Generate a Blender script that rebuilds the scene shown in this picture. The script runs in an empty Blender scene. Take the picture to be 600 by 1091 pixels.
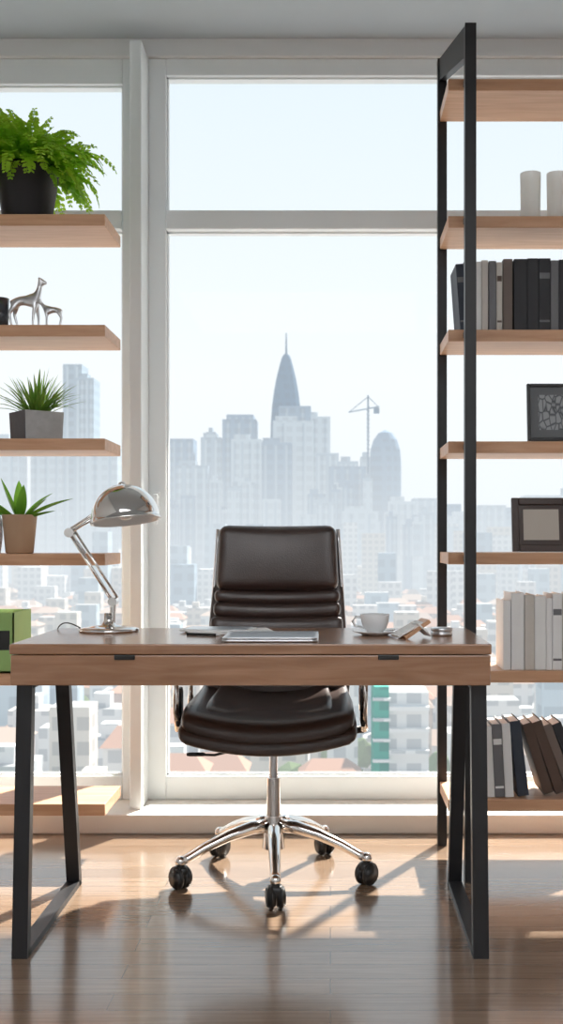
import bpy, bmesh, math, random
from mathutils import Vector, Matrix, Euler
random.seed(7)
sc = bpy.context.scene
sc.view_settings.view_transform = 'Standard'
sc.view_settings.look = 'None'
sc.view_settings.exposure = 0.0

# ------------------------------------------------------------------ materials
def new_mat(name):
    m = bpy.data.materials.new(name); m.use_nodes = True
    nt = m.node_tree
    return m, nt, nt.nodes['Principled BSDF'], nt.nodes['Material Output']

def N(nt, t, **kw):
    n = nt.nodes.new(t)
    for k, v in kw.items(): setattr(n, k, v)
    return n

def pmat(name, col, rough=0.5, metal=0.0, noise=0.0, nscale=8.0, bump=0.0, bscale=200.0, spec=0.5, coat=0.0, trans=0.0, sheen=0.0):
    m, nt, b, o = new_mat(name)
    b.inputs['Base Color'].default_value = (*col, 1)
    b.inputs['Roughness'].default_value = rough
    b.inputs['Metallic'].default_value = metal
    b.inputs['Specular IOR Level'].default_value = spec
    b.inputs['Coat Weight'].default_value = coat
    b.inputs['Transmission Weight'].default_value = trans
    b.inputs['Sheen Weight'].default_value = sheen
    tc = N(nt, 'ShaderNodeTexCoord')
    if noise > 0:
        t = N(nt, 'ShaderNodeTexNoise'); t.inputs['Scale'].default_value = nscale; t.inputs['Detail'].default_value = 4
        nt.links.new(tc.outputs['Object'], t.inputs['Vector'])
        mx = N(nt, 'ShaderNodeMix', data_type='RGBA')
        mx.inputs['A'].default_value = (*[c * (1 - noise) for c in col], 1)
        mx.inputs['B'].default_value = (*[min(1, c * (1 + noise)) for c in col], 1)
        nt.links.new(t.outputs['Fac'], mx.inputs['Factor'])
        nt.links.new(mx.outputs['Result'], b.inputs['Base Color'])
    if bump > 0:
        t2 = N(nt, 'ShaderNodeTexNoise'); t2.inputs['Scale'].default_value = bscale; t2.inputs['Detail'].default_value = 3
        nt.links.new(tc.outputs['Object'], t2.inputs['Vector'])
        bp = N(nt, 'ShaderNodeBump'); bp.inputs['Strength'].default_value = bump; bp.inputs['Distance'].default_value = 0.002
        nt.links.new(t2.outputs['Fac'], bp.inputs['Height'])
        nt.links.new(bp.outputs['Normal'], b.inputs['Normal'])
    return m

def wood_mat(name, c1, c2, rough=0.35, scale=(1.2, 14, 14), coat=0.0):
    m, nt, b, o = new_mat(name)
    tc = N(nt, 'ShaderNodeTexCoord'); mp = N(nt, 'ShaderNodeMapping')
    mp.inputs['Scale'].default_value = scale
    t = N(nt, 'ShaderNodeTexNoise'); t.inputs['Scale'].default_value = 4; t.inputs['Detail'].default_value = 8; t.inputs['Distortion'].default_value = 0.6
    cr = N(nt, 'ShaderNodeValToRGB')
    cr.color_ramp.elements[0].position = 0.3; cr.color_ramp.elements[0].color = (*c1, 1)
    cr.color_ramp.elements[1].position = 0.7; cr.color_ramp.elements[1].color = (*c2, 1)
    nt.links.new(tc.outputs['Object'], mp.inputs['Vector']); nt.links.new(mp.outputs['Vector'], t.inputs['Vector'])
    nt.links.new(t.outputs['Fac'], cr.inputs['Fac']); nt.links.new(cr.outputs['Color'], b.inputs['Base Color'])
    b.inputs['Roughness'].default_value = rough; b.inputs['Coat Weight'].default_value = coat
    b.inputs['Coat Roughness'].default_value = 0.18
    bp = N(nt, 'ShaderNodeBump'); bp.inputs['Strength'].default_value = 0.08; bp.inputs['Distance'].default_value = 0.002
    nt.links.new(t.outputs['Fac'], bp.inputs['Height']); nt.links.new(bp.outputs['Normal'], b.inputs['Normal'])
    return m

def leaf_mat(name, col, tcol, fac=.55):
    m, nt, b, o = new_mat(name)
    b.inputs['Roughness'].default_value = 0.45
    tc = N(nt, 'ShaderNodeTexCoord')
    t = N(nt, 'ShaderNodeTexNoise'); t.inputs['Scale'].default_value = 18
    nt.links.new(tc.outputs['Object'], t.inputs['Vector'])
    mx = N(nt, 'ShaderNodeMix', data_type='RGBA')
    lo = 0.55 if fac < .6 else .95
    mx.inputs['A'].default_value = (*[c * lo for c in col], 1); mx.inputs['B'].default_value = (*[min(1, c * (2 - lo)) for c in col], 1)
    nt.links.new(t.outputs['Fac'], mx.inputs['Factor']); nt.links.new(mx.outputs['Result'], b.inputs['Base Color'])
    tr = N(nt, 'ShaderNodeBsdfTranslucent'); tr.inputs['Color'].default_value = (*tcol, 1)
    ms = N(nt, 'ShaderNodeMixShader'); ms.inputs['Fac'].default_value = fac
    nt.links.new(b.outputs['BSDF'], ms.inputs[1]); nt.links.new(tr.outputs['BSDF'], ms.inputs[2])
    nt.links.new(ms.outputs['Shader'], o.inputs['Surface'])
    return m

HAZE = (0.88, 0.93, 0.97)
def city_mat(name, col, pitch=3.4, win=0.35, base=0.22):
    """outdoor surface with painted aerial haze, an emission growing with distance into the city and near the ground"""
    m, nt, b, o = new_mat(name)
    g = N(nt, 'ShaderNodeNewGeometry'); sp = N(nt, 'ShaderNodeSeparateXYZ')
    nt.links.new(g.outputs['Position'], sp.inputs['Vector'])
    def M(op, a, bb=None, c=None, clamp=False):
        n = N(nt, 'ShaderNodeMath', operation=op); n.use_clamp = clamp
        for i, v in enumerate((a, bb, c)):
            if v is None: continue
            if isinstance(v, (int, float)): n.inputs[i].default_value = v
            else: nt.links.new(v, n.inputs[i])
        return n.outputs[0]
    b.inputs['Roughness'].default_value = 0.9; b.inputs['Specular IOR Level'].default_value = 0.1
    if win > 0:
        xy = M('ADD', sp.outputs['X'], sp.outputs['Y'])
        fx = M('FRACT', M('DIVIDE', xy, pitch)); fz = M('FRACT', M('DIVIDE', M('ADD', sp.outputs['Z'], 100.3), pitch))
        wx = M('GREATER_THAN', fx, 0.4); wz = M('GREATER_THAN', fz, 0.45)
        nz = N(nt, 'ShaderNodeSeparateXYZ'); nt.links.new(g.outputs['Normal'], nz.inputs['Vector'])
        side = M('LESS_THAN', M('ABSOLUTE', nz.outputs['Z']), 0.3)
        w = M('MULTIPLY', M('MULTIPLY', wx, wz), side)
        w = M('MULTIPLY', w, win)
        mx = N(nt, 'ShaderNodeMix', data_type='RGBA')
        mx.inputs['A'].default_value = (*col, 1); mx.inputs['B'].default_value = (col[0] * .25, col[1] * .3, col[2] * .36, 1)
        nt.links.new(w, mx.inputs['Factor']); nt.links.new(mx.outputs['Result'], b.inputs['Base Color'])
    else:
        b.inputs['Base Color'].default_value = (*col, 1)
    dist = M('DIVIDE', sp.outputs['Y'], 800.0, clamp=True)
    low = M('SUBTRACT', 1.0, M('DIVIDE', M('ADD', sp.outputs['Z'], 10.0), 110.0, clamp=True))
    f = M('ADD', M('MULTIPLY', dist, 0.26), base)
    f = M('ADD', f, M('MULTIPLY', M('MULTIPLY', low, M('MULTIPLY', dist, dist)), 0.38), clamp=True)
    em = N(nt, 'ShaderNodeEmission'); em.inputs['Color'].default_value = (*HAZE, 1)  # painted haze: a glow mixed into the surface colour, no real air volume
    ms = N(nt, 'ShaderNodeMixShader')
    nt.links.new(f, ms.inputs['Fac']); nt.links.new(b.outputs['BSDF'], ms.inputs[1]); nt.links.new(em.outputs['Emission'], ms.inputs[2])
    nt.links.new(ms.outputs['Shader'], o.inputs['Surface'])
    return m

M_white = pmat('frame_white', (0.86, 0.90, 0.91), 0.35, noise=.02)
M_cream = pmat('sill_cream', (0.84, 0.80, 0.74), 0.4, noise=0.04)
M_wall = pmat('wall_paint', (0.78, 0.79, 0.79), 0.85, noise=0.03, bump=0.1, bscale=300)
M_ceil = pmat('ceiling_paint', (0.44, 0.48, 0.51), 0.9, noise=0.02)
M_shelf = wood_mat('shelf_oak', (0.54, 0.28, 0.15), (0.68, 0.40, 0.24), 0.4)
M_desk = wood_mat('desk_oak', (0.28, 0.135, 0.065), (0.41, 0.215, 0.12), 0.25, coat=0.5)
M_black = pmat('black_steel', (0.012, 0.012, 0.014), 0.4, noise=0.1)
M_chrome = pmat('chrome', (0.78, 0.76, 0.74), 0.1, 1.0, noise=0.02)
M_leather = pmat('brown_leather', (0.045, 0.025, 0.020), 0.34, noise=0.25, nscale=12, bump=0.35, bscale=260, spec=0.8)
M_plastic = pmat('black_plastic', (0.015, 0.015, 0.015), 0.35, noise=0.1)
M_ceramic = pmat('white_ceramic', (0.80, 0.81, 0.82), 0.15, noise=0.02)
M_coffee = pmat('coffee', (0.06, 0.025, 0.01), 0.1, noise=0.05)
M_silver = pmat('brushed_aluminium', (0.72, 0.73, 0.75), 0.3, 1.0, noise=0.04)
M_paper = pmat('paper', (0.85, 0.85, 0.84), 0.8, noise=0.03)
M_darkpot = pmat('matte_black_pot', (0.014, 0.014, 0.018), 0.5, noise=0.2)
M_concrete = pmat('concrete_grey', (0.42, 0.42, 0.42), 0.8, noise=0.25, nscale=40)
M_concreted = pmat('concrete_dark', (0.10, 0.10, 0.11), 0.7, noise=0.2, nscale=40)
M_tan = pmat('tan_clay', (0.50, 0.33, 0.21), 0.6, noise=0.15)
M_soil = pmat('soil', (0.05, 0.03, 0.02), 0.95, noise=0.4, nscale=50)
M_green = pmat('green_card', (0.30, 0.48, 0.16), 0.6, noise=0.08)
M_frost = leaf_mat('frosted_glass', (0.86, 0.92, 0.89), (1.0, 1.0, 1.0), .62)
M_smoke = pmat('smoked_glass', (0.10, 0.11, 0.13), 0.08, noise=0.05, trans=0.5)
M_fern = leaf_mat('fern_leaf', (0.18, 0.40, 0.03), (0.65, 0.95, 0.08))
M_grass = leaf_mat('grass_leaf', (0.12, 0.27, 0.05), (0.36, 0.6, 0.12))
M_broad = leaf_mat('broad_leaf', (0.07, 0.22, 0.03), (0.28, 0.6, 0.06))

# floor planks
def floor_mat():
    m, nt, b, o = new_mat('floor_oak_planks')
    tc = N(nt, 'ShaderNodeTexCoord')
    br = N(nt, 'ShaderNodeTexBrick'); br.offset = 0.37
    br.inputs['Scale'].default_value = 1.0
    br.inputs['Brick Width'].default_value = 1.3; br.inputs['Row Height'].default_value = 0.085
    br.inputs['Mortar Size'].default_value = 0.0014; br.inputs['Mortar Smooth'].default_value = 0.2
    br.inputs['Color1'].default_value = (0.235, 0.158, 0.105, 1); br.inputs['Color2'].default_value = (0.32, 0.225, 0.157, 1)
    br.inputs['Mortar'].default_value = (0.11, 0.07, 0.045, 1)
    nt.links.new(tc.outputs['Object'], br.inputs['Vector'])
    mp = N(nt, 'ShaderNodeMapping'); mp.inputs['Scale'].default_value = (1.5, 30, 1)
    t = N(nt, 'ShaderNodeTexNoise'); t.inputs['Scale'].default_value = 3; t.inputs['Detail'].default_value = 8
    nt.links.new(tc.outputs['Object'], mp.inputs['Vector']); nt.links.new(mp.outputs['Vector'], t.inputs['Vector'])
    mx = N(nt, 'ShaderNodeMix', data_type='RGBA', blend_type='MULTIPLY'); mx.inputs['Factor'].default_value = 0.6
    cr = N(nt, 'ShaderNodeValToRGB'); cr.color_ramp.elements[0].position = .3; cr.color_ramp.elements[0].color = (.55, .5, .46, 1)
    cr.color_ramp.elements[1].position = .7
    nt.links.new(t.outputs['Fac'], cr.inputs['Fac'])
    nt.links.new(br.outputs['Color'], mx.inputs['A']); nt.links.new(cr.outputs['Color'], mx.inputs['B'])
    nt.links.new(mx.outputs['Result'], b.inputs['Base Color'])
    b.inputs['Roughness'].default_value = 0.2
    b.inputs['Specular IOR Level'].default_value = 0.7
    b.inputs['Coat Weight'].default_value = 0.7; b.inputs['Coat Roughness'].default_value = 0.12
    bp = N(nt, 'ShaderNodeBump'); bp.inputs['Strength'].default_value = 0.3; bp.inputs['Distance'].default_value = 0.001; bp.invert = True
    nt.links.new(br.outputs['Fac'], bp.inputs['Height']); nt.links.new(bp.outputs['Normal'], b.inputs['Normal'])
    return m
M_floor = floor_mat()

def glass_mat():
    m, nt, b, o = new_mat('window_glass')
    nt.nodes.remove(b)
    tr = N(nt, 'ShaderNodeBsdfTransparent'); tr.inputs['Color'].default_value = (0.975, 0.988, 0.99, 1)
    gl = N(nt, 'ShaderNodeBsdfGlossy'); gl.inputs['Roughness'].default_value = 0.02
    ms = N(nt, 'ShaderNodeMixShader'); ms.inputs['Fac'].default_value = 0.004
    nt.links.new(tr.outputs[0], ms.inputs[1]); nt.links.new(gl.outputs[0], ms.inputs[2]); nt.links.new(ms.outputs[0], o.inputs['Surface'])
    return m
M_glass = glass_mat()

# ------------------------------------------------------------------ mesh builder
class B:
    def __init__(s, name, origin=(0, 0, 0)):
        s.name = name; s.o = Vector(origin); s.v = []; s.f = []; s.mi = []; s.sm = []; s.mats = []
    def idx(s, mat):
        if mat not in s.mats: s.mats.append(mat)
        return s.mats.index(mat)
    def add(s, verts, faces, mat, smooth=False):
        k = len(s.v); i = s.idx(mat)
        s.v += [Vector(v) - s.o for v in verts]
        for f in faces:
            s.f.append([k + a for a in f]); s.mi.append(i); s.sm.append(smooth)
    def addbm(s, bm, mat, M=None, smooth=False):
        if M is not None: bmesh.ops.transform(bm, matrix=M, verts=bm.verts)
        bm.verts.ensure_lookup_table(); bm.verts.index_update()
        s.add([v.co.copy() for v in bm.verts], [[v.index for v in f.verts] for f in bm.faces], mat, smooth); bm.free()
    def box(s, c, size, mat, rot=(0, 0, 0), bev=0.0, seg=2):
        bm = bmesh.new(); bmesh.ops.create_cube(bm, size=1)
        bmesh.ops.scale(bm, vec=Vector(size), verts=bm.verts)
        if bev > 0: bmesh.ops.bevel(bm, geom=bm.edges[:], offset=bev, segments=seg, affect='EDGES', profile=0.5)
        s.addbm(bm, mat, Matrix.Translation(c) @ Euler(rot).to_matrix().to_4x4())
    def ext(s, x0, x1, y0, y1, z0, z1, mat, bev=0.0):
        s.box(((x0 + x1) / 2, (y0 + y1) / 2, (z0 + z1) / 2), (x1 - x0, y1 - y0, z1 - z0), mat, bev=bev)
    def rbox(s, c, size, r, mat, rot=(0, 0, 0), n=12, deform=None):
        bm = bmesh.new(); bmesh.ops.create_cube(bm, size=2)
        bmesh.ops.subdivide_edges(bm, edges=bm.edges[:], cuts=n, use_grid_fill=True)
        h = Vector(size) / 2
        for v in bm.verts:
            q = v.co.copy()
            p = Vector([math.copysign(abs(q[i]) ** 0.8, q[i]) * h[i] for i in range(3)])
            inn = Vector([max(-(h[i] - r), min(h[i] - r, p[i])) for i in range(3)])
            d = p - inn
            if d.length > 1e-9: p = inn + d.normalized() * r
            if deform: p = deform(p, h)
            v.co = p
        s.addbm(bm, mat, Matrix.Translation(c) @ Euler(rot).to_matrix().to_4x4(), True)
    def cyl(s, p1, p2, r1, r2=None, mat=None, seg=20, cap=True):
        r2 = r1 if r2 is None else r2
        p1 = Vector(p1); p2 = Vector(p2); d = (p2 - p1).normalized()
        q = d.to_track_quat('Z', 'Y').to_matrix()
        vs = []
        for p, r in ((p1, r1), (p2, r2)):
            for i in range(seg):
                a = 2 * math.pi * i / seg
                vs.append(p + q @ Vector((math.cos(a) * r, math.sin(a) * r, 0)))
        s.add(vs, [[i, (i + 1) % seg, seg + (i + 1) % seg, seg + i] for i in range(seg)], mat, True)
        if cap:
            s.add(vs[:seg], [list(range(seg))[::-1]], mat); s.add(vs[seg:], [list(range(seg))], mat)
    def lathe(s, c, prof, mat, seg=36, M=None):
        vs = []; fs = []
        c = Vector(c); M = M or Matrix.Identity(3)
        for r, z in prof:
            for i in range(seg):
                a = 2 * math.pi * i / seg
                vs.append(c + M @ Vector((r * math.cos(a), r * math.sin(a), z)))
        for j in range(len(prof) - 1):
            for i in range(seg):
                fs.append([j * seg + i, j * seg + (i + 1) % seg, (j + 1) * seg + (i + 1) % seg, (j + 1) * seg + i])
        s.add(vs, fs, mat, True)
    def tube(s, pts, rad, mat, seg=10, flat=1.0, up=None):
        pts = [Vector(p) for p in pts]; n = len(pts)
        if isinstance(rad, (int, float)): rad = [rad] * n
        vs = []; fs = []
        for j, p in enumerate(pts):
            t = (pts[min(j + 1, n - 1)] - pts[max(j - 1, 0)]).normalized()
            u = Vector(up) if up else (Vector((0, 0, 1)) if abs(t.z) < 0.9 else Vector((1, 0, 0)))
            a = t.cross(u).normalized(); b = a.cross(t).normalized()
            for i in range(seg):
                an = 2 * math.pi * i / seg
                vs.append(p + a * math.cos(an) * rad[j] * flat + b * math.sin(an) * rad[j])
        for j in range(n - 1):
            for i in range(seg):
                fs.append([j * seg + i, j * seg + (i + 1) % seg, (j + 1) * seg + (i + 1) % seg, (j + 1) * seg + i])
        fs.append(list(range(seg))[::-1]); fs.append([(n - 1) * seg + i for i in range(seg)])
        s.add(vs, fs, mat, True)
    def sph(s, c, r, mat, sc=(1, 1, 1)):
        bm = bmesh.new(); bmesh.ops.create_uvsphere(bm, u_segments=18, v_segments=12, radius=r)
        s.addbm(bm, mat, Matrix.Translation(c) @ Matrix.Diagonal((*sc, 1)), True)
    def done(s):
        me = bpy.data.meshes.new(s.name)
        me.from_pydata([tuple(v) for v in s.v], [], s.f)
        for m in s.mats: me.materials.append(m)
        me.polygons.foreach_set('material_index', s.mi); me.polygons.foreach_set('use_smooth', s.sm)
        me.update()
        bm = bmesh.new(); bm.from_mesh(me); bmesh.ops.recalc_face_normals(bm, faces=bm.faces[:]); bm.to_mesh(me); bm.free()
        ob = bpy.data.objects.new(s.name, me); ob.location = s.o
        sc.collection.objects.link(ob)
        return ob

def bez(p0, p1, p2, n):
    p0, p1, p2 = Vector(p0), Vector(p1), Vector(p2)
    return [(p0 * (1 - t) ** 2 + p1 * 2 * t * (1 - t) + p2 * t * t) for t in [i / n for i in range(n + 1)]]

# ------------------------------------------------------------------ room shell
XL, XR = -2.0, 1.8
YB = -2.4
CZ = 2.82
b = B('floor'); b.ext(XL - .1, XR + .1, YB - .1, 4.2, -0.12, 0, M_floor); b.done()
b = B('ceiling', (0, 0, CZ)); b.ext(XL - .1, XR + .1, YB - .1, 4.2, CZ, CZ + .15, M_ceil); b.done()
b = B('wall_left', (XL, 1, 1)); b.ext(XL - .1, XL, YB, 4.2, 0, CZ, M_wall); b.done()
b = B('wall_right', (XR, 1, 1)); b.ext(XR, XR + .1, YB, 4.2, 0, CZ, M_wall); b.done()
b = B('wall_rear', (0, YB, 1)); b.ext(XL, XR, YB - .1, YB, 0, CZ, M_wall); b.done()
b = B('wall_window_header', (0, 4.05, 2.79)); b.ext(XL, XR, 4.0, 4.2, 2.758, CZ, M_wall); b.done()
b = B('trim_sill', (0, 3.95, .03)); b.ext(XL, XR, 3.80, 4.2, 0, .067, M_cream, bev=.006); b.done()
# unseen slab added outside the facade to block the high sun
b = B('sun_cutoff_slab', (0, 5.1, 3.6)); b.ext(XL - 4, XR + 6, 4.2, 6.0, 3.56, 3.72, M_wall); b.ext(XL - 4, XR + 6, 4.2, 4.3, 2.97, 3.6, M_wall); b.done()

def window(name, x0, x1, ztop_glass, fl, fr):
    """fl / fr: stile widths"""
    w = B(name, ((x0 + x1) / 2, 4.05, 1.4))
    y0, y1 = 4.02, 4.10
    z0, z1 = .067, 2.758
    w.ext(x0, x0 + fl, y0, y1, z0, z1, M_white, .004)
    w.ext(x1 - fr, x1, y0, y1, z0, z1, M_white, .004)
    w.ext(x0 + fl, x1 - fr, y0, y1, ztop_glass, z1, M_white, .004)
    w.ext(x0 + fl, x1 - fr, y0, y1, z0, .153, M_white, .004)
    w.ext(x0 + fl, x1 - fr, y0 - .02, y1, 2.133, 2.202, M_white, .005)
    # glazing beads
    bd = .006
    for za, zb in ((.153, 2.133), (2.202, ztop_glass)):
        w.ext(x0 + fl, x0 + fl + bd, 4.040, 4.068, za, zb, M_white)
        w.ext(x1 - fr - bd, x1 - fr, 4.040, 4.068, za, zb, M_white)
        w.ext(x0 + fl, x1 - fr, 4.040, 4.068, za, za + bd, M_white)
        w.ext(x0 + fl, x1 - fr, 4.040, 4.068, zb - bd, zb, M_white)
    ob = w.done()
    for i, (za, zb) in enumerate(((.16, 2.13), (2.205, ztop_glass - .005))):
        g = B('glass_pane_%d' % (i + 1), (0, 0, 0))
        g.add([(x0 + fl, 4.07, za), (x1 - fr, 4.07, za), (x1 - fr, 4.07, zb), (x0 + fl, 4.07, zb)], [[0, 1, 2, 3]], M_glass)
        go = g.done(); go.parent = ob; go.matrix_parent_inverse = Matrix.Translation(-ob.location)
    return ob
window('window_1', XL, -.700, 2.665, .05, .055)
window('window_2', -.662, XR, 2.696, .066, .05)
b = B('trim_mullion', (-.68, 3.98, 1.4)); b.ext(-.702, -.660, 3.87, 4.12, .067, 2.758, M_white, .004); b.done()
b = B('window_handle', (-.628, 4.0, 1.15))
b.box((-.628, 4.014, 1.15), (.022, .012, .07), M_white, bev=.003)
b.cyl((-.628, 4.01, 1.165), (-.628, 3.975, 1.165), .008, mat=M_white)
b.box((-.628, 3.972, 1.12), (.018, .012, .11), M_white, bev=.004)
b.done()

# ------------------------------------------------------------------ desk
b = B('desk', (-.19, 2.9, .38))
DX0, DX1, DY0, DY1 = -.772, .388, 2.66, 3.15
b.ext(DX0, DX1, DY0, DY1, .735, .760, M_desk, .003)
b.ext(DX0 + .002, DX1 - .002, DY0 + .004, DY1 - .004, .660, .733, M_desk, .003)
for xx in (-.495, .140):
    b.box((xx, DY0 + .003, .728), (.05, .006, .012), M_plastic, bev=.002)
for xx in (-.750, .364):
    def leg(y0, z0, y1, z1, w=.038, t=.03):
        # parallelogram bar in the YZ plane
        vs = []
        for x in (xx - w / 2, xx + w / 2):
            vs += [(x, y0 - t / 2, z0), (x, y0 + t / 2, z0), (x, y1 + t / 2, z1), (x, y1 - t / 2, z1)]
        b.add(vs, [[0, 1, 2, 3], [7, 6, 5, 4], [0, 4, 5, 1], [1, 5, 6, 2], [2, 6, 7, 3], [3, 7, 4, 0]], M_black)
    leg(2.685, 0, 2.73, .66); leg(3.245, 0, 3.10, .66)
    b.ext(xx - .019, xx + .019, 2.685, 3.245, 0, .016, M_black)
    b.ext(xx - .019, xx + .019, 2.72, 3.11, .645, .66, M_black)
b.done()

# ------------------------------------------------------------------ shelves
def shelves(name, x0, x1, tops, posts):
    s = B(name, ((x0 + x1) / 2, 3.52, 1.3))
    for z in tops: s.ext(x0, x1, 3.40, 3.655, z - .036, z, M_shelf, .002)
    return s
s = shelves('wall_shelf_unit', XL, -.692, (2.011, 1.671, 1.322, .968, .599, .199), False)
for xx in (-1.45,):
    s.ext(xx - .015, xx + .015, 3.656, 3.686, 0, 2.3, M_black)
s.done()
s = shelves('steel_frame_bookshelf', .362, XR, (2.426, 2.005, 1.656, 1.313, .971, .608, .213), True)
for (px_, qx) in ((.370, .414), (1.60, 1.60)):
    s.ext(px_ - .015, px_ + .015, 3.656, 3.686, 0, 2.60, M_black)
    s.ext(qx - .0165, qx + .0165, 3.264, 3.296, 0, 2.535, M_black)
    # top brace
    vs = []
    for dx in (-.012, .012):
        vs += [(qx + dx, 3.27, 2.535), (qx + dx, 3.27, 2.44), (px_ + dx, 3.67, 2.53), (px_ + dx, 3.67, 2.60)]
    s.add(vs, [[0, 1, 2, 3], [7, 6, 5, 4], [0, 4, 5, 1], [1, 5, 6, 2], [2, 6, 7, 3], [3, 7, 4, 0]], M_black)
    for z in (2.426, 2.005, 1.656, 1.313, .971, .608, .213):
        s.ext(qx - .006, qx + .006, 3.295, 3.402, z - .026, z - .010, M_black)
s.done()

# ------------------------------------------------------------------ office chair
CX, CY = -.170, 3.315
ch = B('office_chair', (CX, CY, .0))
rot0 = math.radians(4)
for i in range(5):
    a = -math.pi / 2 + rot0 + i * 2 * math.pi / 5
    dx, dy = math.cos(a), math.sin(a)
    def P(r, z): return (CX + dx * r, CY + dy * r, z)
    ch.tube([P(.015, .158), P(.07, .155), P(.14, .138), P(.21, .112), P(.262, .086), P(.285, .078)],
            [.021, .020, .017, .0145, .013, .012], M_chrome, seg=12, flat=1.1)
    ch.sph(P(.285, .079), .016, M_chrome)
    cx, cy = CX + dx * .285, CY + dy * .285
    ch.cyl((cx, cy, .04), (cx, cy, .08), .008, mat=M_chrome)
    # twin wheel casters, each swivelled a bit
    ax = Vector((1, [.25, -.8, .5, -.6, .9][i], 0)).normalized()
    c = Vector((cx, cy, .0335))
    for sg in (-1, 1):
        bm = bmesh.new(); bmesh.ops.create_cone(bm, cap_ends=True, segments=24, radius1=.033, radius2=.033, depth=.022)
        bmesh.ops.bevel(bm, geom=[e for e in bm.edges if len(e.link_faces) == 2 and abs(e.calc_face_angle()) > 1], offset=.007, segments=3, affect='EDGES')
        M = Matrix.Translation(c + ax * sg * .0135) @ ax.to_track_quat('Z', 'Y').to_matrix().to_4x4()
        ch.addbm(bm, M_plastic, M, True)
    ch.rbox(c + Vector((0, 0, .016)), (.046, .040, .036), .014, M_plastic, n=4)
ch.cyl((CX, CY, .09), (CX, CY, .185), .034, .027, M_chrome)
ch.cyl((CX, CY, .185), (CX, CY, .30), .021, .021, M_chrome)
ch.cyl((CX, CY, .29), (CX, CY, .415), .013, .013, M_silver)
ch.box((CX, CY, .415), (.17, .20, .028), M_plastic, bev=.008)
ch.cyl((CX, CY, .385), (CX, CY, .41), .03, .045, M_plastic)
# lever
ch.tube([(CX - .05, CY - .05, .405), (CX - .17, CY - .06, .378), (CX - .24, CY - .06, .380)], [.004, .004, .004], M_plastic)
ch.rbox((CX - .225, CY - .06, .380), (.055, .012, .012), .005, M_plastic, n=4)
ch.tube([(CX + .04, CY - .05, .405), (CX + .10, CY - .06, .385)], .004, M_plastic)
# seat
def seatdef(p, h):
    u = p.x / h.x; v = p.y / h.y
    q = p.copy()
    q.z += .030 * u * u - .010 * (1 - u * u)
    q.z += .012 * (1 - u * u) * (1 - v * v) if p.z > 0 else 0
    q.z -= .022 * max(0, -v - .45) ** 2 * 3
    q.x *= 1 - .06 * max(0, v)
    q.z += .02 * max(0, v) ** 2
    return q
ch.rbox((CX - .005, 3.30, .456), (.50, .47, .052), .025, M_leather, n=18, deform=seatdef)
ch.rbox((CX - .005, 3.295, .490), (.485, .46, .060), .029, M_leather, n=18, deform=seatdef)
ch.rbox((CX - .005, 3.30, .503), (.36, .36, .044), .021, M_leather, n=16, deform=seatdef)
# backrest: padded rolls following a reclined curve
def back_y(z): return 3.50 + .10 * max(0, (z - .5)) / .55 + .03 * math.sin((z - .5) * 5.7)
def back_w(z): return .450 - .060 * max(0, min(1, (z - .60) / .45))
segs = [(.515, .60), (.60, .762), (.762, .806), (.806, .846)]
for za, zb in segs:
    zc = (za + zb) / 2
    def roll(p, h):
        q = p.copy(); u = p.x / h.x; q.y -= .028 * u * u; q.z -= .006 * (1 - u * u)
        return q
    ch.rbox((CX, back_y(zc), zc), (back_w(zc) - .018, .085, zb - za + .008), .023, M_leather, rot=(-.12, 0, 0), n=12, deform=roll)
def headd(p, h):
    q = p.copy(); u = p.x / h.x; w = p.z / h.z
    q.x *= 1 - .025 * w
    q.y -= .028 * u * u
    if p.y < 0: q.y -= .012 * (1 - u * u) * (1 - w * w)
    return q
ch.rbox((CX, back_y(.945), .948), (.385, .085, .212), .030, M_leather, rot=(-.12, 0, 0), n=18, deform=headd)
# back shell
def shelld(p, h):
    q = p.copy(); w = p.z / h.z; u = p.x / h.x
    q.x *= 1 - .075 * w; q.y -= .02 * u * u; q.y += .02 * math.sin(w * 1.5)
    return q
ch.rbox((CX, 3.60, .775), (.435, .03, .53), .014, M_leather, rot=(-.17, 0, 0), n=14, deform=shelld)
# side frame of backrest
for sg in (-1, 1):
    pts = []
    for i in range(13):
        z = .50 + .545 * i / 12
        pts.append((CX + sg * (back_w(z) / 2 - .001), back_y(z) + .008, z))
    ch.tube(pts, .0075, M_silver, seg=10, flat=1.0)
# arms: chrome loop + black pad
for sg in (-1, 1):
    x = CX + sg * .268
    loop = [(x, 3.46, .475), (x, 3.49, .54), (x, 3.48, .62), (x, 3.44, .640), (x, 3.25, .642), (x, 3.16, .636), (x, 3.135, .60), (x, 3.15, .52), (x, 3.19, .465), (x, 3.30, .452), (x, 3.40, .455), (x, 3.46, .475)]
    ch.tube(loop, .009, M_chrome, seg=10, flat=1.2)
    ch.rbox((x, 3.31, .642), (.042, .27, .020), .009, M_leather, n=8)
    ch.tube([(x, 3.25, .455), (CX + sg * .16, 3.27, .44), (CX + sg * .06, 3.30, .425)], .011, M_plastic)
    ch.rbox((x + sg * -.004, 3.19, .53), (.016, .055, .11), .007, M_plastic, n=6)
ch.done()

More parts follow.
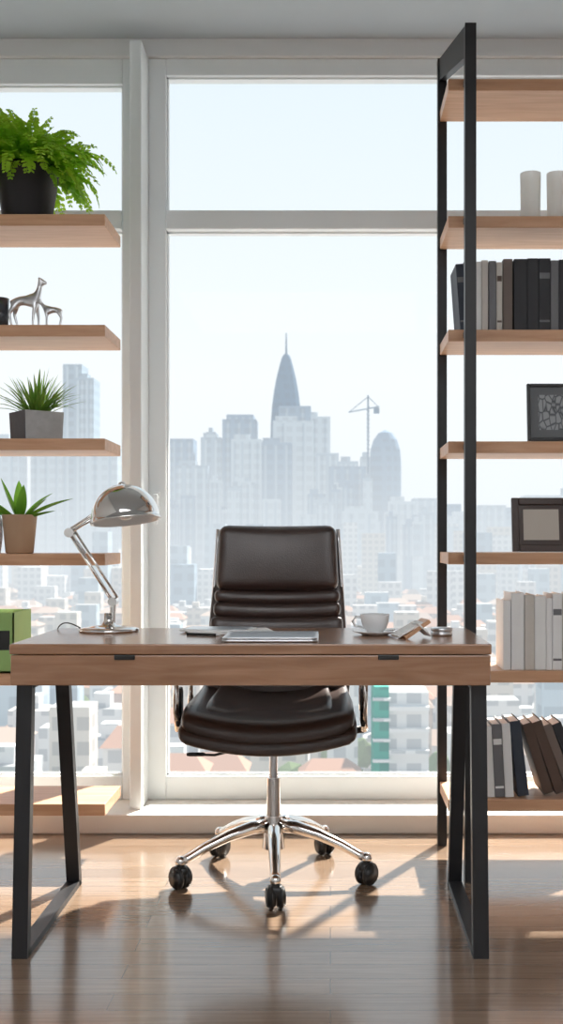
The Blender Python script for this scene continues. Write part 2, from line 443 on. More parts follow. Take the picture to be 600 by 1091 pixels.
# ------------------------------------------------------------------ desk lamp
LX, LY = -.606, 3.03
b = B('desk_lamp', (LX, LY, .76))
b.lathe((LX, LY, .7602), [(0, 0), (.080, 0), (.082, .004), (.080, .009), (.06, .013), (.02, .018), (.014, .03), (.012, .05), (0, .05)], M_chrome)
b.cyl((LX + .008, LY, .775), (LX + .012, LY, .845), .009, .008, M_chrome)
b.cyl((LX + .012, LY - .016, .842), (LX + .012, LY + .016, .842), .012, mat=M_chrome)
EL = Vector((-.712, LY, 1.030)); SH = Vector((LX + .012, LY, .842)); HD = Vector((-.632, LY, 1.078))
b.tube([SH + Vector((0, -.008, 0)), EL + Vector((0, -.008, 0))], .0048, M_chrome)
b.tube([SH + Vector((.010, .008, .01)), EL + Vector((.012, .008, .004))], .0035, M_chrome)
b.cyl(EL + Vector((0, -.017, 0)), EL + Vector((0, .017, 0)), .013, mat=M_chrome)
b.tube([EL + Vector((0, -.008, 0)), HD + Vector((0, -.008, 0))], .0048, M_chrome)
b.tube([EL + Vector((0, .008, .012)), HD + Vector((0, .008, .014))], .0035, M_chrome)
b.cyl(HD + Vector((0, -.014, .004)), HD + Vector((0, .014, .004)), .011, mat=M_chrome)
# spring
b.tube([EL + Vector((.004, 0, -.006)), SH + (EL - SH) * .7 + Vector((.006, 0, 0))], .004, M_silver)
R = .094
Ml = Euler((math.radians(-6), math.radians(-7), 0)).to_matrix()
out = [(R + .002, -.004), (R + .003, 0)] + [(R * math.cos(t), R * 1.05 * math.sin(t)) for t in [i * math.pi / 2 / 14 for i in range(15)]]
inn = [(.0005, R * 1.0)] + [((R - .004) * math.cos(t), (R * 1.05 - .005) * math.sin(t)) for t in [(14 - i) * math.pi / 2 / 14 for i in range(15)]] + [(R + .002, -.004)]
b.lathe((-.560, LY, 1.065), out, M_chrome, 44, Ml)
b.lathe((-.560, LY, 1.065), inn, M_ceramic, 44, Ml)
b.sph(Vector((-.560, LY, 1.065)) + Ml @ Vector((0, 0, R * 1.06)), .010, M_chrome, (1, 1, .7))
b.tube([HD, Vector((-.560, LY, 1.065)) + Ml @ Vector((-.07, 0, .055))], .007, M_chrome)
b.sph((-.560, LY, 1.09), .026, M_ceramic)
# cable
b.tube(bez((LX - .07, LY, .764), (LX - .13, LY + .02, .80), (LX - .155, LY + .06, .762), 12), .0018, M_plastic, 6)
b.done()

# ------------------------------------------------------------------ desk items
b = B('laptop', (-.145, 2.83, .766))
b.rbox((-.148, 2.80, .7640), (.236, .20, .0075), .0035, M_silver, n=10)
b.rbox((-.148, 2.80, .7700), (.234, .198, .0042), .002, M_silver, n=10)
b.done()
b = B('notebook', (-.29, 3.03, .765))
b.box((-.275, 3.01, .7625), (.23, .15, .004), M_paper, rot=(0, 0, .22))
b.box((-.305, 3.02, .7665), (.19, .115, .004), M_paper, rot=(0, 0, -.12), bev=.001)
b.box((-.305, 3.02, .7695), (.17, .105, .002), M_silver, rot=(0, 0, -.10))
b.done()
b = B('pen', (-.27, 2.94, .765))
b.cyl((-.375, 2.90, .764), (-.295, 2.87, .764), .0038, mat=M_plastic); b.cyl((-.295, 2.87, .764), (-.284, 2.866, .763), .0038, .0008, M_silver)
b.done()
KX, KY = .118, 2.92
b = B('coffee_cup', (KX, KY, .76))
b.lathe((KX, KY, .7603), [(0, 0), (.034, 0), (.038, .003), (.058, .009), (.060, .0115), (.057, .011), (.036, .0055), (0, .005)], M_ceramic, 40)
z0 = .7665
b.lathe((KX, KY, z0), [(0, 0), (.020, 0), (.022, .003), (.030, .012), (.036, .028), (.0385, .047), (.0375, .0485), (.0355, .047), (.033, .028), (.027, .014), (0, .008)], M_ceramic, 40)
b.lathe((KX, KY, z0 + .038), [(0, 0), (.0345, 0)], M_coffee, 30)
b.tube([(KX - .034, KY, z0 + .040), (KX - .052, KY, z0 + .041), (KX - .059, KY, z0 + .030), (KX - .052, KY, z0 + .017), (KX - .030, KY, z0 + .014)], .0036, M_ceramic, 8)
b.tube([(KX + .02, KY - .045, z0 + .006), (KX + .05, KY - .02, z0 + .0085)], .002, M_silver)
b.done()
# small open leaning notebook / card
b = B('folded_card', (.21, 2.84, .77))
b.box((.196, 2.83, .7795), (.075, .060, .006), M_paper, rot=(0, math.radians(-28), .25), bev=.001)
b.box((.214, 2.83, .7800), (.078, .062, .010), M_shelf, rot=(0, math.radians(-33), .25), bev=.001)
b.box((.232, 2.828, .7795), (.050, .060, .004), M_paper, rot=(0, math.radians(42), .25), bev=.001)
for v in b.v: v.z += .0035
b.done()
b = B('round_tin', (.29, 2.90, .76))
b.lathe((.292, 2.90, .7602), [(0, 0), (.026, 0), (.028, .002), (.028, .011), (.0265, .011), (.0265, .0125), (.0285, .0135), (.0285, .019), (.026, .021), (0, .0215)], M_silver, 32)
b.done()

# ------------------------------------------------------------------ plants
def leafblade(b, p0, d, L, w, droop, mat, n=7, fold=.15, tw=0.0):
    d = Vector(d).normalized(); p = Vector(p0)
    side = d.cross(Vector((0, 0, 1)))
    if side.length < .05: side = Vector((1, 0, 0))
    side.normalize(); side = Matrix.Rotation(tw, 3, d) @ side
    vs = []; fs = []
    dd = d.copy()
    for i in range(n + 1):
        t = i / n
        ww = w * (math.sin(math.pi * min(1, (t * .92 + .08))) ** .7) * (1 - .3 * t)
        if i == n: ww = w * .02
        nrm = side.cross(dd).normalized()
        vs += [p - side * ww, p + nrm * (-ww * fold * 2), p + side * ww]
        p = p + dd * (L / n)
        dd = (dd + Vector((0, 0, -droop / n))).normalized()
    for i in range(n):
        a = i * 3
        fs += [[a, a + 1, a + 4, a + 3], [a + 1, a + 2, a + 5, a + 4]]
    b.add(vs, fs, mat, True)

# fern
FX, FY, FZ = -.955, 3.49, 2.0115
b = B('potted_fern', (FX, FY, FZ))
b.lathe((FX, FY, FZ), [(0, 0), (.072, 0), (.076, .004), (.098, .150), (.102, .152), (.102, .165), (.092, .165), (.090, .145), (0, .145)], M_darkpot, 40)
b.lathe((FX, FY, FZ + .146), [(0, .004), (.09, 0)], M_soil, 30)
for k in range(210):
    a = random.uniform(0, 2 * math.pi)
    el = random.uniform(.25, 1.4)
    L = random.uniform(.14, .28)
    if el > 1.0: L *= .80
    d = Vector((math.cos(a) * math.cos(el), math.sin(a) * math.cos(el) * .8, math.sin(el)))
    p = Vector((FX + math.cos(a) * random.uniform(0, .06), FY + math.sin(a) * random.uniform(0, .06), FZ + .148))
    n = 17; dd = d.copy(); pts = []
    droop = random.uniform(1.3, 3.2)
    for i in range(n + 1):
        pts.append(p.copy()); p = p + dd * (L / n); dd = (dd + Vector((0, 0, -droop / n * (0.4 + 1.4 * i / n)))).normalized()
        if p.z < FZ + .02: break
    if len(pts) < 4: continue
    b.tube(pts, .0012, M_fern, 4)
    for i in range(2, len(pts)):
        t = i / n
        t3 = (pts[i] - pts[i - 1]).normalized()
        sd = t3.cross(Vector((0, 0, 1)))
        if sd.length < .01: sd = Vector((1, 0, 0))
        sd.normalize()
        for sg in (-1, 1):
            ll = .020 * (math.sin(math.pi * (.15 + .8 * t))) + .007
            q = pts[i]; dr = (sd * sg + t3 * .5 + Vector((0, 0, random.uniform(-.6, .4)))).normalized()
            up = dr.cross(t3).normalized(); wv = dr.cross(up).normalized() * ll * .38
            m1 = q + dr * ll * .4; m2 = q + dr * ll * .8
            b.add([q, m1 + wv, m2 + wv * .8, q + dr * ll + Vector((0, 0, -ll * .15)), m2 - wv * .8, m1 - wv], [[0, 1, 2, 3, 4, 5]], M_fern)
b.done()

# grass plant in box planter
GX, GY, GZ = -.925, 3.485, 1.3225
b = B('potted_grass_plant', (GX, GY, GZ))
hw, H = .060, .088
def sqr(r, z, rot=math.radians(38)):
    return [Vector((GX, GY, z)) + Matrix.Rotation(rot, 3, 'Z') @ Vector((sx * r, sy * r, 0)) for sx, sy in ((-1, -1), (1, -1), (1, 1), (-1, 1))]
o0, o1, i1, i0 = sqr(hw, GZ), sqr(hw * 1.06, GZ + H), sqr(hw * .94, GZ + H), sqr(hw * .9, GZ + H - .012)
for k in range(4):
    j = (k + 1) % 4
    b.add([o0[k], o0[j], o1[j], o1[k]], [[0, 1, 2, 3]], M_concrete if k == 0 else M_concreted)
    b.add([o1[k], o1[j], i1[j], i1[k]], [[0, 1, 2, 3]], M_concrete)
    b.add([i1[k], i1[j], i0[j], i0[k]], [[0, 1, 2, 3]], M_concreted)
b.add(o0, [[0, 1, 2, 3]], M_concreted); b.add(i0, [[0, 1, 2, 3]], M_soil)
for k in range(110):
    a = random.uniform(0, 2 * math.pi); el = random.uniform(.45, 1.45)
    d = (math.cos(a) * math.cos(el), math.sin(a) * math.cos(el) * .75, math.sin(el))
    leafblade(b, (GX + math.cos(a) * random.uniform(0, .03), GY + math.sin(a) * random.uniform(0, .03), GZ + H - .012), d, random.uniform(.09, .165), .005, random.uniform(.3, 1.3), M_grass, 6, .2)
b.done()

# broad leaf plant in tan pot
TX, TY, TZ = -.975, 3.475, .9685
b = B('potted_broadleaf_plant', (TX, TY, TZ))
b.lathe((TX, TY, TZ), [(0, 0), (.040, 0), (.043, .003), (.054, .118), (.0545, .121), (.050, .121), (.048, .108), (0, .108)], M_tan, 36)
b.lathe((TX, TY, TZ + .109), [(0, .002), (.048, 0)], M_soil, 24)
for (dx, dy, dz, L, w, dr) in ((.95, -.1, .62, .175, .019, .5), (.15, -.2, 1, .11, .020, .3), (-.35, 0, 1, .14, .022, .4), (-.8, -.1, .8, .16, .022, .7), (.55, .3, .9, .13, .017, .8), (-.1, .3, 1, .13, .020, .2), (.95, -.3, .35, .12, .016, .3), (-.6, -.4, .5, .13, .020, .8), (-1, .2, .5, .17, .022, .6), (.7, .1, .8, .10, .017, .4)):
    leafblade(b, (TX + dx * .012, TY + dy * .012, TZ + .108), (dx, dy, dz), L, w, dr, M_broad, 10, .25)
b.done()
b = B('ceramic_vase', (-1.075, 3.48, .968))
b.lathe((-1.072, 3.475, .9683), [(0, 0), (.036, 0), (.043, .05), (.042, .10), (.036, .118), (.033, .118), (.038, .09), (0, .02)], M_ceramic, 32)
b.done()

# green box file
b = B('green_magazine_file', (-1.03, 3.5, .6))
b.ext(-1.10, -.977, 3.42, 3.425, .5995, .785, M_green); b.ext(-1.10, -.977, 3.61, 3.615, .5995, .785, M_green)
b.ext(-.982, -.977, 3.42, 3.615, .5995, .785, M_green); b.ext(-1.10, -1.095, 3.42, 3.615, .5995, .785, M_green); b.ext(-1.10, -.977, 3.42, 3.615, .5995, .605, M_green)
b.ext(-1.085, -1.0, 3.44, 3.60, .606, .770, M_paper)
b.box((-1.015, 3.4185, .70), (.05, .003, .06), M_plastic, bev=.001)
b.done()
b = B('smoked_glass_tumbler', (-1.026, 3.44, 1.671))
b.lathe((-1.026, 3.44, 1.6715), [(0, 0), (.022, 0), (.025, .003), (.028, .088), (.026, .088), (.023, .008), (0, .006)], M_smoke, 32)
b.done()

# ------------------------------------------------------------------ deer figurines (skin-modifier bodies)
def deer(name, x, y, z, S, face, headup):
    # unit deer: height 1, facing +x
    V = []; Rr = []; E = []
    def v(px, py, pz, r):
        V.append((x + px * S * face, y + py * S, z + pz * S)); Rr.append(r * S); return len(V) - 1
    hip = v(-.26, 0, .56, .105); mid = v(-.05, 0, .545, .100); chest = v(.15, 0, .555, .118)
    E += [(hip, mid), (mid, chest)]
    if headup:
        n1 = v(.22, 0, .70, .072); n2 = v(.25, 0, .84, .052); hd = v(.29, 0, .93, .056); mz = v(.40, 0, .90, .028)
    else:
        n1 = v(.26, 0, .66, .070); n2 = v(.34, 0, .76, .052); hd = v(.41, 0, .82, .056); mz = v(.53, 0, .78, .028)
    E += [(chest, n1), (n1, n2), (n2, hd), (hd, mz)]
    hx, hz = (.27, .95) if headup else (.39, .84)
    for sg in (-1, 1):
        e1 = v(hx - .03, sg * .07, hz + .06, .020); E.append((hd, e1))
        f1 = v(.17, sg * .07, .42, .055); f2 = v(.17 + .03 * sg, sg * .085, .24, .032); f3 = v(.165 + .04 * sg, sg * .085, .05, .022); f4 = v(.185 + .04 * sg, sg * .085, .022, .024)
        E += [(chest, f1), (f1, f2), (f2, f3), (f3, f4)]
        h1 = v(-.26, sg * .07, .42, .066); h2 = v(-.33 + .03 * sg, sg * .085, .27, .034); h3 = v(-.28 + .04 * sg, sg * .085, .05, .022); h4 = v(-.26 + .04 * sg, sg * .085, .022, .024)
        E += [(hip, h1), (h1, h2), (h2, h3), (h3, h4)]
    t = v(-.37, 0, .53, .028); E.append((hip, t))
    me = bpy.data.meshes.new(name); me.from_pydata([tuple(Vector(q) - Vector((x, y, z))) for q in V], E, []); me.update()
    me.materials.append(M_silver)
    ob = bpy.data.objects.new(name, me); ob.location = (x, y, z); sc.collection.objects.link(ob)
    sk = ob.modifiers.new('Skin', 'SKIN'); sk.use_smooth_shade = True
    for i, r in enumerate(Rr): me.skin_vertices[0].data[i].radius = (r, r)
    me.skin_vertices[0].data[0].use_root = True
    ob.modifiers.new('Sub', 'SUBSURF').levels = 2; ob.modifiers['Sub'].render_levels = 2
deer('deer_figurine', -.940, 3.44, 1.6715, .150, 1, True)
deer('deer_figurine', -.862, 3.425, 1.6715, .092, -1, False)

# ------------------------------------------------------------------ right shelf items
for xx in (.622, .704):
    b = B('frosted_glass_vase', (xx, 3.44, 2.005))
    b.lathe((xx, 3.44, 2.0055), [(0, 0), (.027, 0), (.030, .004), (.032, .142)], M_frost, 36)
    b.done()

def cm(name, c): return pmat(name, c, 0.55, noise=0.08)
BK = [cm('cloth_black', (.02, .02, .024)), cm('cloth_navy', (.03, .04, .06)), cm('cloth_taupe', (.16, .12, .10)), cm('cloth_white', (.84, .84, .83)), cm('cloth_brown', (.085, .05, .035)), cm('cloth_grey', (.17, .17, .18)), cm('cloth_sand', (.62, .58, .53))]
def book(b, x, z, t, h, dep, mat, lean=0.0, y=3.425, band=None):
    """x: left foot; lean in radians (+ = top to the right)"""
    M = Matrix.Translation((x, 0, z)) @ Matrix.Rotation(lean, 4, 'Y')
    def bx(x0, x1, y0, y1, z0, z1, m, bev=0):
        bm = bmesh.new(); bmesh.ops.create_cube(bm, size=1)
        bmesh.ops.scale(bm, vec=Vector((x1 - x0, y1 - y0, z1 - z0)), verts=bm.verts)
        bmesh.ops.translate(bm, vec=Vector(((x0 + x1) / 2, (y0 + y1) / 2, (z0 + z1) / 2)), verts=bm.verts)
        if bev: bmesh.ops.bevel(bm, geom=bm.edges[:], offset=bev, segments=2, affect='EDGES')
        b.addbm(bm, m, M)
    c = .0022
    bx(0, c, y, y + dep, 0, h, mat); bx(t - c, t, y, y + dep, 0, h, mat)
    bx(0, t, y - .003, y + .002, 0, h, mat, .001)
    bx(c, t - c, y + .002, y + dep - .004, .004, h - .004, M_paper)
    if band: bx(.002, t - .002, y - .0036, y - .002, h * .72, h * .8, band)
    if band: bx(.002, t - .002, y - .0036, y - .002, h * .12, h * .15, band)

def row(name, z, items, x, end):
    b = B(name, (x, 3.5, z))
    for (t, h, mi, lean, gap, band) in items:
        x += gap
        zz = z + .0006 + (t * math.sin(-lean) if lean < 0 else 0)
        if lean > 0: zz = z + .0006 + t * math.sin(lean)
        book(b, x, zz, t, h, .15, BK[mi], lean, band=BK[band] if band is not None else None)
        x += t + .0012
    b.done()
row('book_row', 1.656, [(.022, .205, 1, -.07, .0, 5), (.018, .212, 0, -.07, .002, None), (.016, .214, 3, 0, .004, None), (.020, .218, 6, 0, 0, None), (.022, .216, 5, 0, .002, None), (.018, .212, 6, 0, 0, 4),
     (.028, .222, 2, 0, .002, None), (.040, .222, 0, 0, .004, None), (.034, .224, 0, 0, 0, None), (.036, .224, 0, 0, 0, 5), (.024, .218, 5, 0, 0, None), (.03, .22, 0, 0, 0, None), (.026, .21, 4, 0, 0, None), (.03, .215, 1, 0, 0, None), (.03, .22, 3, 0, 0, None)], .402, 1)
row('book_row', .608, [(.022, .215, 3, 0, 0, None), (.040, .238, 3, 0, .001, None), (.030, .232, 6, 0, .001, None), (.034, .228, 3, 0, 0, None), (.018, .222, 3, 0, 0, None), (.030, .235, 3, 0, 0, 5), (.026, .228, 6, 0, 0, None), (.028, .235, 3, 0, 0, None), (.022, .225, 3, 0, 0, None), (.03, .23, 6, 0, 0, None)], .535, 1)
row('book_row', .213, [(.022, .218, 3, -.05, .012, None), (.030, .225, 5, -.05, .0, 3), (.026, .228, 3, -.05, .0, None), (.034, .232, 1, -.12, .012, None), (.030, .226, 4, -.30, .045, None), (.032, .232, 4, -.33, .006, None), (.026, .226, 2, -.36, .006, None), (.03, .23, 0, -.4, .01, None)], .475, 1)

def art_mat():
    m, nt, b_, o = new_mat('abstract_print')
    tc = N(nt, 'ShaderNodeTexCoord'); mp = N(nt, 'ShaderNodeMapping'); mp.inputs['Scale'].default_value = (30, 1, 16)
    w = N(nt, 'ShaderNodeTexVoronoi', feature='DISTANCE_TO_EDGE'); w.inputs['Scale'].default_value = 2.0
    cr = N(nt, 'ShaderNodeValToRGB'); cr.color_ramp.elements[0].color = (.06, .07, .08, 1); cr.color_ramp.elements[1].color = (.34, .36, .38, 1); cr.color_ramp.elements[1].position = .12
    nt.links.new(tc.outputs['Object'], mp.inputs['Vector']); nt.links.new(mp.outputs['Vector'], w.inputs['Vector'])
    nt.links.new(w.outputs['Distance'], cr.inputs['Fac']); nt.links.new(cr.outputs['Color'], b_.inputs['Base Color'])
    return m
M_art = art_mat()
M_mat1 = pmat('grey_mount', (.16, .17, .18), .8, noise=.05)
M_mat2 = pmat('cream_mount', (.55, .50, .44), .8, noise=.05)
M_fr1 = pmat('frame_black', (.02, .02, .02), .3, noise=.1)
M_fr2 = pmat('frame_brown', (.045, .022, .015), .3, noise=.2)
def frame(name, x, z, w, h, fw, mf, mm, ma, lean, mw, yaw=0.0, y=3.425):
    ob = B(name, (0, 0, 0))
    ob.box((-w / 2 + fw / 2, 0, h / 2), (fw, .016, h), mf, bev=.002); ob.box((w / 2 - fw / 2, 0, h / 2), (fw, .016, h), mf, bev=.002)
    ob.box((0, 0, fw / 2), (w - 2 * fw, .016, fw), mf, bev=.002); ob.box((0, 0, h - fw / 2), (w - 2 * fw, .016, fw), mf, bev=.002)
    ob.box((0, .002, h / 2), (w - fw, .006, h - fw), mm)
    ob.box((0, -.0015, h / 2), (w - 2 * mw, .002, h - 2 * mw), ma)
    ob.box((0, .026, h * .42), (.03, .003, h * .60), mf, rot=(math.radians(14), 0, 0))
    o = ob.done(); o.rotation_euler = (-lean, 0, yaw); o.location = (x, y, z + .0018)
frame('picture_frame', .700, 1.3145, .178, .180, .010, M_fr1, M_mat1, M_art, .10, .035, y=3.43)
frame('photo_frame', .655, .9725, .182, .168, .022, M_fr2, M_fr2, M_mat2, .14, .036, y=3.43)

# ------------------------------------------------------------------ city
GZ0 = -45
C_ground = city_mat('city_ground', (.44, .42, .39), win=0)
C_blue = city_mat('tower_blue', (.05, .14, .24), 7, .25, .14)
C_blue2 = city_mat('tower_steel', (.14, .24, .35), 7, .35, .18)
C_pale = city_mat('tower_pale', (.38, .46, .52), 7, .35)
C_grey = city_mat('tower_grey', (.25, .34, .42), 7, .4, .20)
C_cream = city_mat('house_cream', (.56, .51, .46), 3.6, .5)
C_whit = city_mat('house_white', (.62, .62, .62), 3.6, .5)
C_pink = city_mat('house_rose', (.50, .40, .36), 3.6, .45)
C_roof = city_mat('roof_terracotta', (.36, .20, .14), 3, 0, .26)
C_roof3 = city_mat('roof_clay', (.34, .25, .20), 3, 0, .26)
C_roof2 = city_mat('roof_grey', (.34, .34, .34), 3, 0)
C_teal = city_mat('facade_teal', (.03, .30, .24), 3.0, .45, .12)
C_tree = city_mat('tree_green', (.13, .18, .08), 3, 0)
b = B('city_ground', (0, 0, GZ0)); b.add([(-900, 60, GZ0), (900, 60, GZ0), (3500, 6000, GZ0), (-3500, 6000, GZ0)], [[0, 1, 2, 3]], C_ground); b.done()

def cbox(b, x0, x1, y0, y1, z1, mat, z0=GZ0, roof=None):
    vs = [(x0, y0, z0), (x1, y0, z0), (x1, y1, z0), (x0, y1, z0), (x0, y0, z1), (x1, y0, z1), (x1, y1, z1), (x0, y1, z1)]
    b.add(vs, [[0, 1, 5, 4], [1, 2, 6, 5], [2, 3, 7, 6], [3, 0, 4, 7]], mat); b.add(vs[4:], [[0, 1, 2, 3]], roof or mat)

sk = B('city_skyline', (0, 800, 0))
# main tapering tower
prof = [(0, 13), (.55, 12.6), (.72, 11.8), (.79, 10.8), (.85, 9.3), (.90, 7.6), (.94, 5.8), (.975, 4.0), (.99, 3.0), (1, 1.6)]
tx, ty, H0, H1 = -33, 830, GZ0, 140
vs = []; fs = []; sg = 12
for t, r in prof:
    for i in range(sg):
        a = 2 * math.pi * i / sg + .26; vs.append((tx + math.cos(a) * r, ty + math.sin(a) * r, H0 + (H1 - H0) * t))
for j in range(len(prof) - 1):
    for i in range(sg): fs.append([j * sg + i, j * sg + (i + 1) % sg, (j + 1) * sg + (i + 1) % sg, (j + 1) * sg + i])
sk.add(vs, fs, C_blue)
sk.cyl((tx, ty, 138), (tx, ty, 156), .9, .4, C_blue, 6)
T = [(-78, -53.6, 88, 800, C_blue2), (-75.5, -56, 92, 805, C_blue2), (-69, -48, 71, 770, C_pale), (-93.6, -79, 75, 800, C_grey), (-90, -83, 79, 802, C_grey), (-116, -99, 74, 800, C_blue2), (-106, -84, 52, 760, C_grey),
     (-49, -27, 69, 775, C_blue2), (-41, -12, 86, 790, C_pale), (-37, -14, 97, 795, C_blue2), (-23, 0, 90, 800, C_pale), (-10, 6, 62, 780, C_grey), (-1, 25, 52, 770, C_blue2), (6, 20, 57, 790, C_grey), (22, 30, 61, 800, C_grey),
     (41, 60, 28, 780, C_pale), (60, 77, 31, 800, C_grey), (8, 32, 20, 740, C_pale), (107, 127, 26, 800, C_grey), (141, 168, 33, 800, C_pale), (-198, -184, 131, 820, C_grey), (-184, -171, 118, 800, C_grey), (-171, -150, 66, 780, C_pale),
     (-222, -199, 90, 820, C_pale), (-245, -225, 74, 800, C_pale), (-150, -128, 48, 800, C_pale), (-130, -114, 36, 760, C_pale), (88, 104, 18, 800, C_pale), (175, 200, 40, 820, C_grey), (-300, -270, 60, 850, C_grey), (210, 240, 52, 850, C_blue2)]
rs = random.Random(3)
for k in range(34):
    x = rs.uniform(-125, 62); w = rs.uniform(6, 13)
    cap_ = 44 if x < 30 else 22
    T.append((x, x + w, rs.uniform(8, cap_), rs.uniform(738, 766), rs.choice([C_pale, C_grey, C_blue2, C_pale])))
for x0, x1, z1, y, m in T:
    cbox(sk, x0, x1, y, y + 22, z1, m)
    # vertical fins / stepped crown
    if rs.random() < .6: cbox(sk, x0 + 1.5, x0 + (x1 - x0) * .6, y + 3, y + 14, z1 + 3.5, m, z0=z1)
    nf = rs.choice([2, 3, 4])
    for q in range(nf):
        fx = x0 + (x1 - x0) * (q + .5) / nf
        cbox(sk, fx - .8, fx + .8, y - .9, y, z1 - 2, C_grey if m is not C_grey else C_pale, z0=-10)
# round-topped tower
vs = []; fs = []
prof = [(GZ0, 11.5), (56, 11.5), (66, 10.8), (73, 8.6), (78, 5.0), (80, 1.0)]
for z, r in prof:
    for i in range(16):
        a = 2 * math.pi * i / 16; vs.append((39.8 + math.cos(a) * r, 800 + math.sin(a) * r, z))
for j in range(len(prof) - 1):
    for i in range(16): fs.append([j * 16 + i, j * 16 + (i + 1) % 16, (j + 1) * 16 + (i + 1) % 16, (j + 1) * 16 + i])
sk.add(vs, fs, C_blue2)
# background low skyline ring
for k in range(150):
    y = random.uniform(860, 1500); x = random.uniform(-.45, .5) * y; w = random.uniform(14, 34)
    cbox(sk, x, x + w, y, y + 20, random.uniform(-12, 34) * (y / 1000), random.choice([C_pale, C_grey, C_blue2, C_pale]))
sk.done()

# crane
cr = B('tower_crane', (26, 790, 0))
def ln(p, q, r): cr.cyl(p, q, r, r, C_blue, 5)
ln((27, 790, -45), (27, 790, 104), .7); ln((13, 790, 92), (35, 790, 96), .5); ln((27, 790, 103), (14, 790, 92.5), .3); ln((27, 790, 103), (34, 790, 96), .3); cr.box((33, 790, 93), (4, 2, 4), C_blue)
for i in range(12): ln((26, 790, 60 + i * 3), (28, 790, 63 + i * 3), .3)
cr.done()

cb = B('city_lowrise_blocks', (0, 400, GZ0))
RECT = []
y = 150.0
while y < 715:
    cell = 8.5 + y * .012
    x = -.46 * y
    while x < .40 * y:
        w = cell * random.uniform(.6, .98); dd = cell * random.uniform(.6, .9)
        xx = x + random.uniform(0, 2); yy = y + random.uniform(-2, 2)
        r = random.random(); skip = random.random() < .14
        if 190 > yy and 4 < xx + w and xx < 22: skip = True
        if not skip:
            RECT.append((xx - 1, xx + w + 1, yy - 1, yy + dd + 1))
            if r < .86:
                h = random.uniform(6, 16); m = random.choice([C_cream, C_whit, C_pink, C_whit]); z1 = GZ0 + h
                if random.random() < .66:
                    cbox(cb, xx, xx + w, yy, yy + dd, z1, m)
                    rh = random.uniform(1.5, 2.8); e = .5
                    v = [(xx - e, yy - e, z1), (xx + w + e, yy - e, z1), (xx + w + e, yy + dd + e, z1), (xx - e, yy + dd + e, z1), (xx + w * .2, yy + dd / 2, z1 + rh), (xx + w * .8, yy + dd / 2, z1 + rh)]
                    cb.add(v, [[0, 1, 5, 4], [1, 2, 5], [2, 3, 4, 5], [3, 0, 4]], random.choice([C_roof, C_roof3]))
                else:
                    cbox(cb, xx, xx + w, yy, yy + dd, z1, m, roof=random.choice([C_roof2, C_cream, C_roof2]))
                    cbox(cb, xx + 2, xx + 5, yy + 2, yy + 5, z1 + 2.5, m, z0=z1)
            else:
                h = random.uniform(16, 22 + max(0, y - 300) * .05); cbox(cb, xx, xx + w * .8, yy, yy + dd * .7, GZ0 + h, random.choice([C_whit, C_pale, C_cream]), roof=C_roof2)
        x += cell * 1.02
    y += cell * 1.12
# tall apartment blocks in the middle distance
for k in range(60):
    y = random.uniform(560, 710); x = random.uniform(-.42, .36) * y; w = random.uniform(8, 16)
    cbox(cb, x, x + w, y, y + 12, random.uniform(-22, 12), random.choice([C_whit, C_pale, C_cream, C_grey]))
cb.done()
te = B('teal_apartment_block', (8, 165, GZ0))
cbox(te, 6.4, 8.6, 162, 174, -20.5, C_teal); cbox(te, 8.6, 14.5, 163, 175, -21.5, C_whit, roof=C_roof2)
for i in range(8): te.ext(8.6, 14.5, 161.8, 163, -24 - i * 3.2, -23.4 - i * 3.2, C_whit)
for i in range(8): te.ext(6.2, 8.8, 161.4, 162.2, -22.5 - i * 3.0, -22.1 - i * 3.0, C_whit)
te.done()
tr = B('city_trees', (0, 300, GZ0))
cnt = 0; tries = 0
while cnt < 300 and tries < 9000:
    tries += 1
    y = random.uniform(150, 520); x = random.uniform(-.44, .38) * y; r = random.uniform(1.6, 3.4)
    if random.random() < .35: x = -.22 * y + random.uniform(-14, 14); y = y * .6 + 180
    if any(a - r < x < b_ + r and c - r < y < d + r for a, b_, c, d in RECT) or (y < 185 and 1 < x < 20): continue
    cnt += 1
    bm = bmesh.new(); bmesh.ops.create_icosphere(bm, subdivisions=2, radius=r)
    for v in bm.verts: v.co *= random.uniform(.8, 1.1); v.co.z *= 1.5
    tr.addbm(bm, C_tree, Matrix.Translation((x, y, GZ0 + r * 1.5 + 3)), False)
    tr.cyl((x, y, GZ0), (x, y, GZ0 + r + 1), .4, .3, C_tree, 5, False)
tr.done()

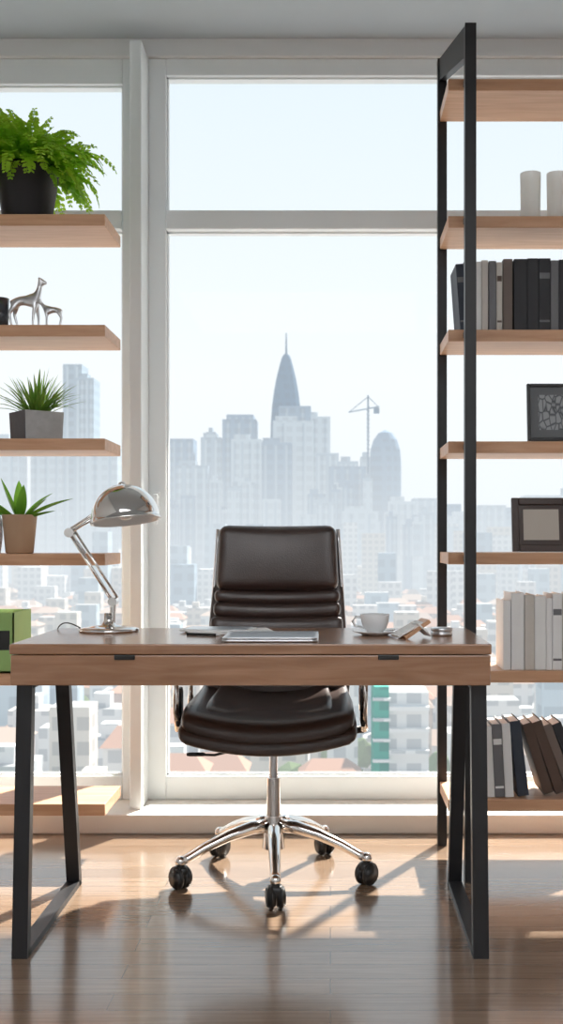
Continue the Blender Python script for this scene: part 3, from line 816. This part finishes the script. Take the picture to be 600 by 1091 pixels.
# ------------------------------------------------------------------ lights
w = bpy.data.worlds.new('World'); sc.world = w; w.use_nodes = True
nt = w.node_tree; bg = nt.nodes['Background']
tc = N(nt, 'ShaderNodeTexCoord'); sp = N(nt, 'ShaderNodeSeparateXYZ'); cr = N(nt, 'ShaderNodeValToRGB')
nt.links.new(tc.outputs['Generated'], sp.inputs['Vector']); nt.links.new(sp.outputs['Z'], cr.inputs['Fac']); nt.links.new(cr.outputs['Color'], bg.inputs['Color'])
e = cr.color_ramp.elements
e[0].position = 0.0; e[0].color = (.79, .83, .86, 1)
e[1].position = 1.0; e[1].color = (.40, .62, .86, 1)
k = e.new(.14); k.color = (.83, .865, .88, 1)
k = e.new(.42); k.color = (.70, .79, .85, 1)
bg.inputs['Strength'].default_value = 1.2

sd = bpy.data.lights.new('sun', 'SUN'); sd.energy = 17.0; sd.angle = math.radians(1.4); sd.color = (1, .95, .87)
so = bpy.data.objects.new('sun', sd); sc.collection.objects.link(so); so.location = (6, 8, 12)
so.rotation_euler = Vector((-.34, -.62, -.70)).to_track_quat('-Z', 'Y').to_euler()
def area(name, loc, size, en, col, tgt):
    l = bpy.data.lights.new(name, 'AREA'); l.shape = 'RECTANGLE'; l.size, l.size_y = size; l.energy = en; l.color = col
    o = bpy.data.objects.new(name, l); sc.collection.objects.link(o); o.location = loc
    o.rotation_euler = (Vector(tgt) - Vector(loc)).to_track_quat('-Z', 'Y').to_euler()
area('added_fill_light', (0, -.6, 2.79), (2.2, 1.6), 78, (.97, .98, 1), (0, -.6, 0))  # fill light added behind the camera to brighten the room

# ------------------------------------------------------------------ camera
cam = bpy.data.cameras.new('camera'); co = bpy.data.objects.new('camera', cam); sc.collection.objects.link(co)
co.location = (0, 0, 1.011); co.rotation_euler = (math.pi / 2, 0, 0)
cam.sensor_fit = 'VERTICAL'; cam.sensor_height = 24; cam.lens = 24 * 1180 / 1091
cam.shift_x = -52 / 1091; cam.shift_y = 29.5 / 1091
cam.clip_end = 8000; cam.clip_start = .05
cam.dof.use_dof = True; cam.dof.focus_distance = 3.0; cam.dof.aperture_fstop = 5.0
sc.camera = co
